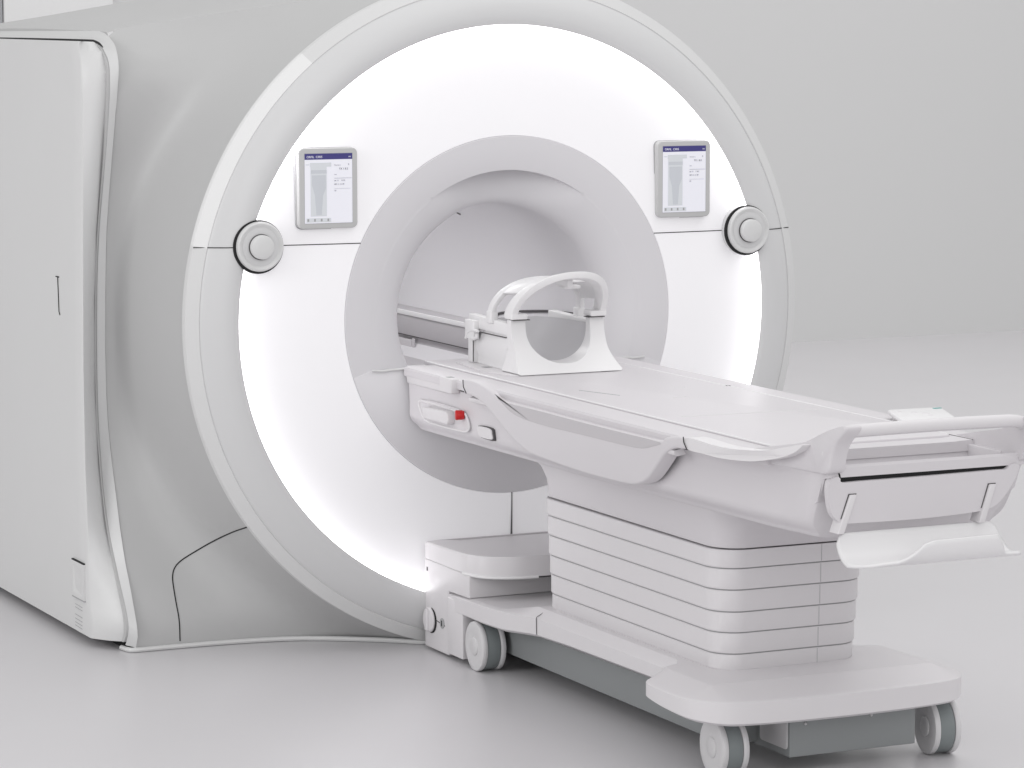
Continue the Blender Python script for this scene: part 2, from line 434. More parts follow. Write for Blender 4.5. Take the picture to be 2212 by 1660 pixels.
V0 = [bm.verts.new((CX_+.002,y,z)) for y,z in fr]; V1 = [bm.verts.new((x,y,z)) for y,z in fr]; V2 = [bm.verts.new((x,y,z)) for y,z in ins]
for i in range(4):
    j = (i+1)%4; bm.faces.new((V0[i],V0[j],V1[j],V1[i])); bm.faces.new((V1[i],V1[j],V2[j],V2[i]))
c_ = bm.verts.new((CX_-.001, (yl+yr)/2+.0, (zt+zb)/2+.01)); c2 = bm.verts.new((CX_-.001, yl+(yr-yl)*.2, (zt+zb)/2-.03))
bm.faces.new((V2[0],V2[1],c_)); bm.faces.new((V2[1],V2[2],c2,c_)); bm.faces.new((V2[2],V2[3],c2)); bm.faces.new((V2[3],V2[0],c_,c2))
link('grip_recess', bm, M_COVER, SC, smooth=False)
bm = bmesh.new(); box(bm, (CX_-.0065,min(yl,yr),zt), (CX_,max(yl,yr),zt+.004)); link('recess_shadow_gap', bm, M_SEAM, SC)
bm = bmesh.new(); box(bm, (CX_-.0065,min(yl,yr),zb-.004), (CX_,max(yl,yr),zb)); link('recess_shadow_gap', bm, M_DIM, SC)
for k, v in enumerate((1304,1311,1326,1335,1343,1350)):
    w0, w1 = at(163, v, 'x', CX_), at(178, v+7, 'x', CX_)
    bm = bmesh.new(); tube(bm, [(CX_-.0002,w0[1],w0[2]),(CX_-.0002,w1[1],w0[2]-.002)], .0012, 5)
    link('grille_slit', bm, M_DIM, SC)

# ---- round control knobs
for sx in (-1, 1):
    k_ = bpy.data.objects.new('control_dial', None); C.objects.link(k_); k_.parent = scan
    cx, cz = sx*.852, ZM; k_.location = Vector((cx, -.01, cz)) - scan.location
    bm = bmesh.new(); disc(bm, cx, cz, [(.0800,.03),(.0800,-.003)]); link('dial_base', bm, M_RING, k_)
    bm = bmesh.new(); disc(bm, cx-.0008, cz-.0005, [(.0818,-.0025),(.0818,-.0095),(.0795,-.0105),(.076,-.0105)]); link('shadow_ring', bm, M_SEAM, k_)
    bm = bmesh.new(); disc(bm, cx+.0025, cz+.001, [(.0765,.0),(.0765,-.013),(.074,-.021),(.070,-.0235),(.066,-.0225),(.061,-.0185),(.058,-.018),(.05,-.0165),(.036,-.0155)]); link('dial_rim', bm, M_EDGE, k_)
    bm = bmesh.new(); disc(bm, cx+.0025, cz+.001, [(.059,-.0175),(.0585,-.0192),(.057,-.0195),(.04,-.0178)]); link('dial_plate', bm, M_RING, k_)
    bm = bmesh.new(); disc(bm, cx+.004, cz, [(.037,-.010),(.037,-.034),(.035,-.0375),(.031,-.0395),(.01,-.040)]); link('push_button', bm, M_EDGE, k_)
    bm = bmesh.new(); disc(bm, cx+.004, cz, [(.0395,-.010),(.0395,-.0215)]); link('button_gap', bm, M_SEAM2, k_)

# ---- touch displays
def text(s, size, loc, m, parent, name='screen_text', w=1.0):
    cu = bpy.data.curves.new(name, 'FONT'); cu.body = s; cu.size = size; cu.extrude = .0002; cu.space_character = w
    o = bpy.data.objects.new(name, cu); C.objects.link(o)
    dg_ = bpy.context.evaluated_depsgraph_get(); me = bpy.data.meshes.new_from_object(o.evaluated_get(dg_)); bpy.data.objects.remove(o)
    me.transform(Matrix.Translation(Vector(loc)) @ Matrix.Rotation(PI/2, 4, 'X'))
    return me
for sx in (-1, 1):
    cx, cz = sx*.6145 - .0, 1.4625
    if sx > 0: cx = .613
    else: cx = -.625
    d_ = bpy.data.objects.new('touch_display', None); C.objects.link(d_); d_.parent = scan
    d_.location = Vector((cx, 0, cz)) - scan.location
    bm = bmesh.new(); slab(bm, rrect(cx-.097, cx+.097, cz-.1235, cz+.1235, .018), 'y', .02, -.016)
    link('bezel', bm, M_BEZEL, d_, bevel=.004)
    bm = bmesh.new(); slab(bm, rrect(cx-.0985, cx+.099, cz-.126, cz+.1245, .019), 'y', .03, .006); link('bezel_gap', bm, M_DIM, d_)
    sw, sh = .0785, .1065
    bm = bmesh.new(); slab(bm, [(cx-sw-.0012,cz-sh-.0012),(cx+sw+.0012,cz-sh-.0012),(cx+sw+.0012,cz+sh+.0012),(cx-sw-.0012,cz+sh+.0012)], 'y', -.014, -.0163); link('screen_border', bm, M_DIM, d_)
    bm = bmesh.new(); box(bm, (cx-sw,-.0172,cz-sh), (cx+sw,-.0150,cz+sh)); scr = link('screen', bm, M_SCR, d_)
    def rect(x0, x1, z0, z1, m, nm, lift=1):   # fractions of the screen, z down from the top
        bm = bmesh.new(); y = -.0172-.0004*lift
        box(bm, (cx-sw+2*sw*x0, y, cz+sh-2*sh*z1), (cx-sw+2*sw*x1, -.0170, cz+sh-2*sh*z0)); return link(nm, bm, m, scr)
    rect(0,1,0,.085,M_NAVY,'title_bar')
    rect(.02,.10,.15,.165,M_SGREY,'icon'); rect(.11,.56,.13,.19,M_SGREY,'scan_image'); rect(.12,.46,.19,.90,M_SGREY,'scan_image')
    rect(.13,.46,.235,.285,M_SGREY2,'scan_header',2)
    bm = bmesh.new()
    X_ = lambda f: cx-sw+2*sw*f; Z_ = lambda f: cz+sh-2*sh*f
    slab(bm, [(X_(.15),Z_(.31)),(X_(.44),Z_(.31)),(X_(.44),Z_(.50)),(X_(.38),Z_(.60)),(X_(.35),Z_(.88)),(X_(.24),Z_(.88)),(X_(.21),Z_(.60)),(X_(.15),Z_(.45))], 'y', -.0174, -.0182)
    link('body_figure', bm, M_SGREY2, scr)
    rect(.03,.55,.925,.985,M_SGREY,'tool_row')
    for fx in (.05,.19,.33,.47): rect(fx,fx+.035,.935,.972,M_DIM,'icon',2)
    rect(.62,.985,.355,.3585,M_STXT,'rule_line'); rect(.62,.96,.505,.508,M_DIM,'rule_line')
    ms = []
    for s_, sz_, fx, fz_, m_, y_ in (("ORFIL  CIRIS",.0095,.04,.062,M_SCR,-.0178),("oo",.0075,.92,.058,M_SCR,-.0178),
            ("Namaste x",.0050,.62,.175,M_DIM,-.0176),("TX 1 8.2",.0082,.72,.235,M_STXT,-.0176),("ano",.0055,.62,.31,M_DIM,-.0176),
            ("an 11    1 8 2",.0066,.62,.40,M_STXT,-.0176),("MF 11 11 FF",.0066,.62,.455,M_STXT,-.0176),("00",.0066,.62,.545,M_DIM,-.0176),("B",.0075,.91,.172,M_DIM,-.0176)):
        me = text(s_, sz_, (X_(fx), y_, Z_(fz_)), m_, scr)
        me.materials.clear(); me.materials.append(m_)
        off = scan.location + d_.location
        me.transform(Matrix.Translation(-off)); o = bpy.data.objects.new('screen_text', me); C.objects.link(o); o.parent = scr

# ================================================================== DOCKING BOX
dock = thing('docking_unit', 'squat white box with an overhanging cap between scanner foot and table base', 'docking box', (0,-.1,0))
bm = bmesh.new()
slab(bm, [(-.002,.010),(-.002,.288),(-.335,.288),(-.335,.215),(-.182,.212),(-.182,.010)], 'x', -.30, .30); link('body', bm, M_TABL, dock, bevel=.003)
def cap_out(g=0):
    return cr([(-.300-g,-.004),(-.302-g,-.10),(-.304-g,-.22),(-.300-g,-.31),(-.275-g,-.385-g),(-.20,-.435-g),(-.10,-.452-g)],5)+cr([(.10,-.452-g),(.20,-.435-g),(.275+g,-.385-g),(.300+g,-.31),(.304+g,-.22),(.302+g,-.10),(.300+g,-.004)],5)
o0 = cap_out()
bm = bmesh.new()
zc = lambda p: .338+.010*max(0,-p[1])/.45
rings = [[(p[0],p[1],.290) for p in o0], [(p[0],p[1],zc(p)) for p in o0], [(p[0]*.988,p[1]*.988-.004,zc(p)+.005) for p in o0], [(p[0]*.85,p[1]*.80-.004,zc(p)+.007) for p in o0], [(p[0]*.6,p[1]*.6-.004,zc(p)+.001) for p in o0]]
loft(bm, rings, True); cap = link('cap', bm, M_TABL, dock, ang=35)
bm = bmesh.new(); tube(bm, [(p[0],p[1],.288) for p in o0[14:30]], .005, 8); link('cap_lip', bm, M_WHITE, cap)
bm = bmesh.new(); slab(bm, [(p[0]*.93,p[1]*.93) for p in o0], 'z', .279, .2895); link('cap_shadow_gap', bm, M_SEAM2, dock)
def xdisc(name, y, z, x0, prof, m, par):
    bm = bmesh.new(); n = 40
    V = [[bm.verts.new((x0-d, y+R*math.cos(2*PI*k/n), z+R*math.sin(2*PI*k/n))) for k in range(n)] for R, d in prof]
    for a, b in zip(V, V[1:]):
        for k in range(n): bm.faces.new((a[k], a[(k+1)%n], b[(k+1)%n], b[k]))
    bm.faces.new(V[0]); bm.faces.new(V[-1][::-1]); return link(name, bm, m, par)
XD = -.2995
c1 = at(931, 1339, 'x', XD); c2 = at(956, 1347, 'x', XD)
k0 = xdisc('latch_gap', c1[1]-.005, c1[2]-.001, XD, [(.040,0),(.040,.003)], M_SEAM, dock)
k1 = xdisc('latch_dial', c1[1]+.004, c1[2], XD, [(.040,0),(.040,.006),(.037,.010),(.03,.011)], M_TABL, dock)
bm = bmesh.new(); box(bm, (XD-.018,c1[1]-.006,c1[2]-.034), (XD-.008,c1[1]+.014,c1[2]+.034)); link('grip', bm, M_TABL, k1, bevel=.004)
xdisc('screw', c2[1], c2[2], XD, [(.0165,0),(.0165,.0025),(.013,.003)], M_DIM, dock)
bm = bmesh.new(); box(bm, (XD-.0045,c2[1]-.002,c2[2]-.009), (XD-.0025,c2[1]+.002,c2[2]+.009)); link('screw_slot', bm, M_SEAM, dock)
h_ = at(923.5, 1229, 'x', XD); bm = bmesh.new(); box(bm, (XD-.0015,h_[1]-.004,h_[2]-.006), (XD+.002,h_[1]+.004,h_[2]+.006)); link('hole', bm, M_SEAM2, dock)
pl = [at(u, v, 'x', XD-.001) for u, v in ((919,1321),(930,1331),(953,1348),(961,1353))]
bm = bmesh.new(); tube(bm, [tuple(p) for p in pl], .0014, 6); link('latch_seam', bm, M_SEAM2, dock)
# foot plate lying under the docking box towards the table
bm = bmesh.new(); slab(bm, rrect(-.02,.34,-.55,.0,.16), 'z', .004, .05); link('floor_plate', bm, M_DIM, dock, bevel=.006)
bm = bmesh.new(); slab(bm, rrect(-.01,.32,-.5,-.01,.1), 'z', .052, .13); link('guide_block', bm, M_CHAS, dock, bevel=.006)

# ================================================================== PATIENT TABLE
tab = thing('patient_table', 'long white wheeled patient table with ribbed lifting column docked to the scanner', 'patient table', (0,-1.2,0))
# --- base deck
def deck_outline(g=0, front=0):
    L = [(-.175,-.20),(-.25,-.165),(-.29,-.175),(-.305,-.25),(-.308,-.34),(-.315,-.46),(-.312,-.60),(-.300,-.72),(-.296,-.80)]
    L = cr([(-.302+g,-.187)]+[(x+g, y) for x, y in L[3:]], 5)
    Mid = [(-.296+g, y) for y in (-1.0,-1.3,-1.60)]
    Fr = cr([(-.296+g,-1.64),(-.33+g,-1.655),(-.405+g,-1.69),(-.425+g,-1.76),(-.425+g,-1.88),(-.41+g,-1.96),(-.36+g,-2.025+g*.5),(-.28,-2.05+g),(-.15,-2.062+g),(0,-2.066+g)], 5)
    left = L + Mid + Fr
    right = [(-x, y) for x, y in left[::-1][1:]]
    return left + right
def zt_(y): return interp(y, [-2.06,-1.9,-1.72,-1.6,-.8,-.6,-.2], [.234,.231,.232,.236,.236,.222,.205])
o0 = deck_outline()
rings = []
def R_(g, fz): return [(x, y, fz(x, y)) for x, y in deck_outline(g)]
lower = lambda x, y: interp(y, [-2.06,-1.72,-1.62,-.85,-.6,-.2], [.166,.186,.190,.182,.160,.150])
rings = [R_(.012, lambda x, y: lower(x, y)), R_(.0, lambda x, y: lower(x, y)+.008), R_(.0, lambda x, y: zt_(y)-.003), R_(.004, lambda x, y: zt_(y))]
def shrink(sx, y0, y1, z, src=None):
    out = []
    for x, y in deck_outline(.02):
        xx = max(-sx, min(sx, x)); yn = y0 + (y1-y0)*((y+.2)/(-1.86)); out.append((xx, max(y1, min(y0, y+.0)), z))
    return out
zin = lambda y: interp(y, [-.74,-.58], [.2565, zt_(-.58)+.003]) if y < -.58 else zt_(y)+.003
rings.append([(max(-.262 if y > -1.62 else -.34, min(.262 if y > -1.62 else .34, x)), max(-1.925, y), zin(y)) if y < -.62 else (x*.97, y-.008*(y > -.25), zin(y)) for x, y in deck_outline(.01)])
rings.append([(x*.98, y, z+.0003) for x, y, z in rings[-1]])
def mixr(a, b, t): return [tuple(a[i][c]*(1-t)+b[i][c]*t for c in range(3)) for i in range(len(a))]
r4, r5 = rings[3], rings[4]
rings = rings[:4] + [mixr(r4, r5, .06), mixr(r4, r5, .93)] + rings[4:]
bm = bmesh.new(); V_ = loft(bm, rings, True, True, False)[-1]; nn = len(V_)
for i in range((nn-1)//2):
    q_ = [V_[i], V_[i+1], V_[nn-2-i], V_[nn-1-i]]
    q_ = [v for k, v in enumerate(q_) if v not in q_[:k]]
    if len(q_) > 2: bm.faces.new(q_)
base = link('base_deck', bm, M_TABL, tab, ang=28)
# seams between the deck end pieces and the side rail
for yq in (-.80,-1.645):
    bm = bmesh.new(); tube(bm, [(-.2975,yq,.186),(-.2985,yq,.232),(-.296,yq+.002,.238),(-.262,yq+.03*(1 if yq>-1 else -1)*.3,.2525)], .0011, 6); link('deck_seam', bm, M_SEAM2, base)
boxo('docking_leg', (-.3045,-.295,.018), (-.20,-.184,.196), M_TABL, tab, .003)
# --- chassis beam under the deck
boxo('chassis_beam', (-.215,-1.78,.055), (.225,-.30,.158), M_CHAS, tab, .003)
boxo('chassis_end', (-.118,-1.955,.047), (.272,-1.74,.170), M_CHAS, tab, .003)
bm = bmesh.new(); slab(bm, rrect(-1.945,-1.80,.066,.158,.012), 'x', -.1205, -.117); link('chassis_plate', bm, M_WHEEL, tab, bevel=.002)
for (px_, py_) in ((1740,1560),(1882,1541)):
    bm = bmesh.new(); p = at(px_, py_+4, 'y', -1.957); bmesh.ops.create_icosphere(bm, subdivisions=2, radius=.004, matrix=Matrix.Translation(p)); link('bolt_head', bm, M_WHEEL, tab)
# --- casters
def caster(first=[None]):
    r = bpy.data.objects.new('caster', None); C.objects.link(r); r.parent = tab
    for s, nm in ((-1,'wheel_disc'),(1,'wheel_disc')):
        x0 = s*.021; bm = bmesh.new(); n = 64
        prof = [(.060,0),(.0745,.001),(.0765,.004),(.0765,.013),(.0745,.0165),(.070,.0178),(.05,.0185),(.030,.0155),(.0285,.0155),(.0275,.0185),(.024,.0205),(.01,.021)]
        V = [[bm.verts.new((x0+s*d, R*math.cos(2*PI*k/n), R*math.sin(2*PI*k/n))) for k in range(n)] for R, d in prof]
        for a, b in zip(V, V[1:]):
            for k in range(n): bm.faces.new((a[k], a[(k+1)%n], b[(k+1)%n], b[k]))
        bm.faces.new(V[0]); bm.faces.new(V[-1][::-1])
        bmesh.ops.recalc_face_normals(bm, faces=bm.faces)
        me = bpy.data.meshes.new(nm); bm.to_mesh(me); bm.free(); me.materials.append(M_WHEEL)
        me.polygons.foreach_set('use_smooth', [True]*len(me.polygons)); me.set_sharp_from_angle(angle=math.radians(40))
        o = bpy.data.objects.new(nm, me); C.objects.link(o); o.parent = r
    bm = bmesh.new(); n = 64; prof = [(.050,-.0205),(.0725,-.0205),(.0735,-.017),(.0735,.017),(.0725,.0205),(.050,.0205)]
    V = [[bm.verts.new((d, R*math.cos(2*PI*k/n), R*math.sin(2*PI*k/n))) for k in range(n)] for R, d in prof]
    for a, b in zip(V, V[1:]):
        for k in range(n): bm.faces.new((a[k], a[(k+1)%n], b[(k+1)%n], b[k]))
    bm.faces.new(V[0]); bm.faces.new(V[-1][::-1]); bmesh.ops.recalc_face_normals(bm, faces=bm.faces)
    me = bpy.data.meshes.new('tyre'); bm.to_mesh(me); bm.free(); me.materials.append(M_TYRE)
    me.polygons.foreach_set('use_smooth', [True]*len(me.polygons)); me.set_sharp_from_angle(angle=math.radians(40))
    o = bpy.data.objects.new('tyre', me); C.objects.link(o); o.parent = r
    bm = bmesh.new(); bmesh.ops.create_cone(bm, cap_ends=True, segments=24, radius1=.014, radius2=.014, depth=.10, matrix=Matrix.Translation((0,.0,.085)))
    me = bpy.data.meshes.new('stem'); bm.to_mesh(me); bm.free(); me.materials.append(M_CHAS); o = bpy.data.objects.new('stem', me); C.objects.link(o); o.parent = r
    return r
c0 = caster()
def dup(root):
    r = root.copy(); C.objects.link(r); r.parent = root.parent
    for ch in root.children:
        c = ch.copy(); C.objects.link(c); c.parent = r
    return r
kids = list(c0.children)
for i, (x, y, rz) in enumerate(((-.268,-1.872,-4),(.375,-1.905,-9),(-.268,-.385,-3),(.345,-.38,-5))):
    if i == 0: r = c0
    else:
        r = c0.copy(); C.objects.link(r); r.parent = tab
        for ch in kids:
            c = ch.copy(); C.objects.link(c); c.parent = r
    r.location = Vector((x, y, .0765)) - tab.location; r.rotation_euler = (0,0,math.radians(rz))
# --- lifting column: stacked telescopic collars
def col_outline(g): return rrect(-.236-g, .206+g, -1.79-g, -.722+g*.6, .075+g*.5, 8)
zl = [.2535,.300,.3585,.4155,.4755,.534,.586]
for i in range(6):
    g = .0035*i; z0, z1 = zl[i], zl[i+1]
    oo = col_outline(g); bm = bmesh.new()
    loft(bm, [[(x*.992,y+.001*(1 if y<-1.2 else -1),z0+.0022) for x,y in oo],[(x,y,z0+.0055) for x,y in oo],[(x,y,z1-.0035) for x,y in oo],[(x*.993,y,z1-.0018) for x,y in oo]], True)
    link('column_collar', bm, M_TABL, tab, ang=30)
    bm = bmesh.new(); oi = col_outline(g-.0065); loft(bm, [[(x,y,z0-.006) for x,y in oi],[(x,y,z0+.006) for x,y in oi]], True); link('collar_gap', bm, M_DIM, tab)
    bm = bmesh.new(); yq = -1.79-g-.0006; box(bm, (.0615,yq,z0+.004), (.0628,yq+.004,z1-.004)); link('collar_seam', bm, M_DIM, tab)
# cowl from the column to the underside of the hull
bm = bmesh.new()
def co2(g, gy0, gy1, z): return [(x,y,z) for x,y in rrect(-.243-g,.243+g,-1.805-gy0,-.70+gy1,.085+g,8)]
loft(bm, [co2(0,0,0,.588),co2(.0,0,.0,.60),co2(.004,.02,.004,.64),co2(.015,.05,.03,.675),co2(.03,.10,.08,.70),co2(.035,.14,.14,.715)], True)
link('column_cowl', bm, M_TAB, tab, ang=45)
# --- hull (tapered body of the table)
def hull_sec(y):
    top = interp(y, [-2.42,-1.95], [.884,.872])
    f = interp(y, [-2.2,-1.1], [0,1])
    tx = interp(y, [-2.42,-2.3,-2.0,-1.6,0], [.302,.312,.345,.360,.362]); bx = interp(y, [-2.32,-2.1,-1.2,0], [.262,.28,.31,.322])
    zb = .697
    rc = .024*interp(y, [-2.36,-2.2,-1.05,-.75], [.0,1,1,0])
    L = [(-tx,top),(-tx+.001+rc,top-.030),(-tx+.003+rc*.75,top-.085),(-(tx*.5+bx*.5)-.012-.003*f,zb+.045),(-bx-.008,zb+.016),(-bx+.006,zb+.003),(-bx+.05,zb-.001)]
    L = cr(L, 4)
    L = L + [(-x, z) for x, z in L[::-1]]
    r = []
    for x, z in L:
        yy_ = y
        if y < -2.2:
            e = -2.312-.095*(z-.697)/.175; yy_ = -2.2+(e+2.2)*(-2.2-y)/.2
        r.append((x, yy_, z))
    return r
ysec = [-.018,-.022,-.10,-.3,-.6,-1.0,-1.4,-1.8,-2.1,-2.2,-2.3,-2.36,-2.385,-2.396,-2.40]
rings = []
for i, y in enumerate(ysec):
    r = hull_sec(y)
    if i == 0: r = [(x*.985, yy_, z) for x, yy_, z in r]
    # the docked end rakes back towards the bottom
    if y > -.2: r = [(x, yy_+.0*(z-.87), z) for x, yy_, z in r]
    if y < -2.35: r = [(x*(1-.045*((-y-2.35)/.05)**2), yy_, z) for x, yy_, z in r]
    rings.append(r)
bm = bmesh.new(); loft(bm, rings, True)
bmesh.ops.delete(bm, geom=[f for f in bm.faces if len(f.verts) == 4 and all(v.co.z > .8715 for v in f.verts) and max(v.co.x for v in f.verts)-min(v.co.x for v in f.verts) > .3], context='FACES')
hull = link('hull', bm, M_TAB, tab, ang=50)
# --- side rails / top frame
def mirror(pts): return pts + [(-x, z) for x, z in pts[::-1]]
sec = [(-.372,.872),(-.374,.878),(-.374,.893),(-.370,.899),(-.352,.9015),(-.330,.9022),(-.285,.9005),(-.262,.900),(-.25,.899)]
bm = bmesh.new()
def top_sec(y, k=1): return [(x, y, z) for x, z in mirror([(x*k, z) for x, z in sec])]
loft(bm, [top_sec(-.012),top_sec(-.10),top_sec(-.6),top_sec(-1.2),top_sec(-1.7),top_sec(-1.95,.985),top_sec(-2.10,.945),top_sec(-2.2,.90)], True)
link('top_frame', bm, M_TAB, tab, ang=30, bevel=.0)
# a wider block near the docked end with a slot in it
bm = bmesh.new(); slab(bm, rrect(-.392,-.36,-.405,-.318,.006), 'z', .858, .9035); blk = link('rail_block', bm, M_TABL, tab, bevel=.004)
bm = bmesh.new(); slab(bm, rrect(-.384,-.364,-.375,-.345,.004), 'z', .9025, .9042); link('slot', bm, M_DIM, blk)
# patient board
bm = bmesh.new(); slab(bm, rrect(-.266,.266,-2.12,.09,.02), 'z', .893, .9055); board = link('table_board', bm, M_TAB, tab, bevel=.004)
for sx in (-1,1):
    bm = bmesh.new(); tube(bm, [(sx*.2655,.05,.9040),(sx*.2655,-2.10,.9040)], .0028, 8); link('board_edge', bm, M_WHITE, board)
for pts in (((-.18,-.84),(-.13,-1.0)), ((.10,-.9),(.13,-.915)), ((-.02,-1.12),(.03,-1.105)), ((-.20,-1.50),(.22,-1.52))):
    bm = bmesh.new(); tube(bm, [(pts[0][0],pts[0][1],.9056),(pts[1][0],pts[1][1],.9056)], .0012, 6); link('board_mark', bm, M_DIM if pts[0][0]<-.1 and pts[0][1]>-1 else M_TABL, board)
bm = bmesh.new(); tube(bm, [(.276,-.2,.9005),(.276,-2.2,.9005)], .0016, 6); link('board_gap', bm, M_SEAM2, board)
bm = bmesh.new(); box(bm, (.262,-.93,.9035), (.274,-.922,.9065)); link('board_latch', bm, M_SEAM2, board)
# small raised plate with printed marks behind the coil
bm = bmesh.new(); slab(bm, [(-.20,-.44),(-.235,-.30),(-.20,-.02),(.1,-.0),(.1,-.44)], 'z', .9045, .9085); pl_ = link('coil_plate', bm, M_TABL, board, bevel=.001)
bm = bmesh.new(); box(bm, (-.19,-.22,.909), (-.165,-.185,.9092)); box(bm, (-.155,-.235,.909), (-.143,-.225,.9092)); link('printed_mark', bm, M_DIM, pl_)
# upper side band of the hull (lighter strip beside the block)
bm = bmesh.new()
s_ = [(-.364,.850),(-.370,.853),(-.3735,.8725),(-.355,.8725),(-.355,.850)]
loft(bm, [[(x,y,z) for x,z in s_] for y in (-.03,-.322)], True); link('side_band', bm, M_TABL, tab, bevel=.001)
# left and right long side panels with light ledge line and shadow groove
for sx in (-1,1):
    bm = bmesh.new(); box(bm, (sx*.3695,-1.84,.8675), (sx*.363,-.42,.8735)); link('rail_groove', bm, M_SEAM2, tab)
    bm = bmesh.new()
    s_ = [(sx*.374,.846),(sx*.384,.850),(sx*.386,.856),(sx*.384,.861),(sx*.360,.8665),(sx*.350,.85)]
    loft(bm, [[(x,y,z) for x,z in s_] for y in (-.52,-1.0,-1.4,-1.80)], True); link('side_ledge', bm, M_TABL, tab, ang=25)
# --- the swooping arm guard: side outline given as (y, z)
XG = -.385
gu = [(1000,823),(1020,822),(1045,833),(1068,849),(1086,864),(1160,884),(1250,908),(1340,931),(1425,951),(1440,946),(1460,943),(1478,946),(1482,969),(1462,969),(1448,974),(1436,985),(1424,1003),(1412,1021),(1400,1036),(1385,1045),(1365,1047),(1330,1040),(1270,1024),(1210,1004),(1160,985),(1137,972),(1115,953),(1090,925),(1065,893),(1045,871),(1025,857),(1006,849)]
gp = [at(u, v, 'x', XG) for u, v in gu]; gp = [(p[1], p[2]) for p in gp]
go = cr(gp, 4, True)
def guard(sx):
    bm = bmesh.new()
    n = len(go); c = (np.mean([p[0] for p in go]), np.mean([p[1] for p in go]))
    # lip: outline frame with inward inset following the normals
    P = [np.array(p) for p in go]; nr = []
    for i in range(n):
        t = P[(i+2)%n]-P[i-2]; t = t/(np.linalg.norm(t)+1e-9); nr.append(np.array([-t[1], t[0]]))
    area = sum(P[i][0]*P[(i+1)%n][1]-P[(i+1)%n][0]*P[i][1] for i in range(n))
    sgn = 1 if area > 0 else -1
    def off(d): return [P[i]+nr[i]*sgn*d for i in range(n)]
    levels = [(0,-.345),(0,-.384),(.0015,-.3885),(.004,-.3905),(.008,-.391)]
    rings = [[(sx*-x, p[0], p[1]) for p in off(d)] for d, x in levels]
    loft(bm, rings, True, True, True)
    tri(bm)
    return link('arm_guard', bm, M_TAB, tab, ang=35)
g1 = guard(-1); g2 = guard(1); g2.location.z -= .02
# armrest pocket: nearly flat panel, recess shade painted as a greyer tone
pk = [(1068,851),(1086,868),(1160,887),(1250,911),(1340,934),(1426,956),(1410,965),(1392,969),(1370,967),(1330,958),(1250,938),(1180,921),(1130,905),(1100,888)]
pq = [at(u, v, 'x', -.391) for u, v in pk]; pq = [(p[1], p[2]) for p in pq]
for sx, par in ((-1,g1),(1,g2)):
    bm = bmesh.new(); q_ = cr(pq, 3, True)
    P = [np.array(p) for p in q_]; n = len(P); cc = sum(P)/n
    rings = []
    a = [(sx*.3914, p[0], p[1]) for p in P]
    b = [(sx*.3920, *(cc+(p-cc)*.985)) for p in P]
    loft(bm, [a, b], True); tri(bm)
    link('armrest_pocket', bm, mat('pocket_shade_grey', (.60,.575,.595), .45) if sx < 0 else bpy.data.materials['pocket_shade_grey'], par)
for (u0,v0),(u1,v1),(u2,v2) in (((1000,821),(1001,836),(1007,850)), ((1476,944),(1477,956),(1483,970))):
    pts = [at(u, v, 'x', -.3915) for u, v in ((u0,v0),(u1,v1),(u2,v2))]
    bm = bmesh.new(); tube(bm, [tuple(p) for p in pts], .0014, 6); link('guard_seam', bm, M_SEAM, g1)
# --- rear tip of the edge band (pointed wing)
wg = [(1483,946),(1560,967),(1640,974),(1700,966),(1732,961),(1726,970),(1712,980),(1690,988),(1665,993),(1620,997),(1560,991),(1520,981),(1484,970)]
def wx(u): return -interp(u, [1480,1560,1640,1732], [.388,.385,.372,.335])
for sx in (-1,1):
    wp = cr([at(u, v, 'x', wx(u)) for u, v in wg], 4, True)
    dz = 0 if sx < 0 else -.015
    bm = bmesh.new(); loft(bm, [[(-sx*p[0] - (-sx)*0 if sx < 0 else -p[0], p[1], p[2]+dz) for p in wp], [(( -p[0]-.004) if sx > 0 else p[0]+.004, p[1], p[2]+dz+ (.0)) for p in wp], [((-p[0]-.05) if sx > 0 else p[0]+.05, p[1], p[2]+dz) for p in wp]], True)
    if sx < 0:
        for v in bm.verts:
            if v.co.x > 0: v.co.x = -v.co.x
    tri(bm)
    link('edge_wing', bm, M_WING, tab, ang=35)
# --- docked-end control recess with red stop knob
XR = -.3635
def side_poly(pxs, x, n=4, closed=True):
    return cr([(p[1], p[2]) for p in (at(u, v, 'x', x) for u, v in pxs)], n, closed)
rp = side_poly([(906,867),(935,873),(985,888),(1003,893),(1010,905),(1014,922),(1011,931),(1000,932),(960,922),(925,911),(914,900)], XR)
bm = bmesh.new(); slab(bm, rp, 'x', XR, -.33); tri(bm)
rec = link('control_recess', bm, M_TAB, tab, ang=35)
bm = bmesh.new(); tube(bm, [(XR-.0005, p[0], p[1]) for p in rp]+[(XR-.0005, rp[0][0], rp[0][1])], .0035, 8, cap=False); link('recess_rim', bm, M_WING, rec)
rp = side_poly([(922,865),(950,871),(985,882),(996,889),(990,893),(960,886),(922,875)], XR-.0006)
bm = bmesh.new(); slab(bm, rp, 'x', XR-.0012, XR+.002); tri(bm); link('recess_shade', bm, M_TAB, rec)
g0, g1_ = at(914, 879, 'x', -.385), at(968, 893, 'x', -.385)
bm = bmesh.new(); hz = .021
slab(bm, [(g0[1],g0[2]-.0),(g1_[1]+.012,g1_[2]+.004),(g1_[1],g1_[2]-.004),(g1_[1]-.004,g1_[2]-.026),(g1_[1]+.004,g1_[2]-.036),(g0[1],g0[2]-.034)], 'x', -.388, -.36)
link('pull_handle', bm, M_TABL, rec, bevel=.004)
bm = bmesh.new(); ry, rz = at(993, 902, 'x', -.385)[1:]
n = 32; prof = [(.013,-.004),(.013,-.002),(.0135,-.001),(.0145,.002),(.0150,.018),(.0135,.0215),(.006,.0225)]
ax_ = Vector((-1,.28,0)).normalized(); u_ = Vector((.28,1,0)).normalized(); c0_ = Vector((XR-.004, ry+.018, rz+.004))
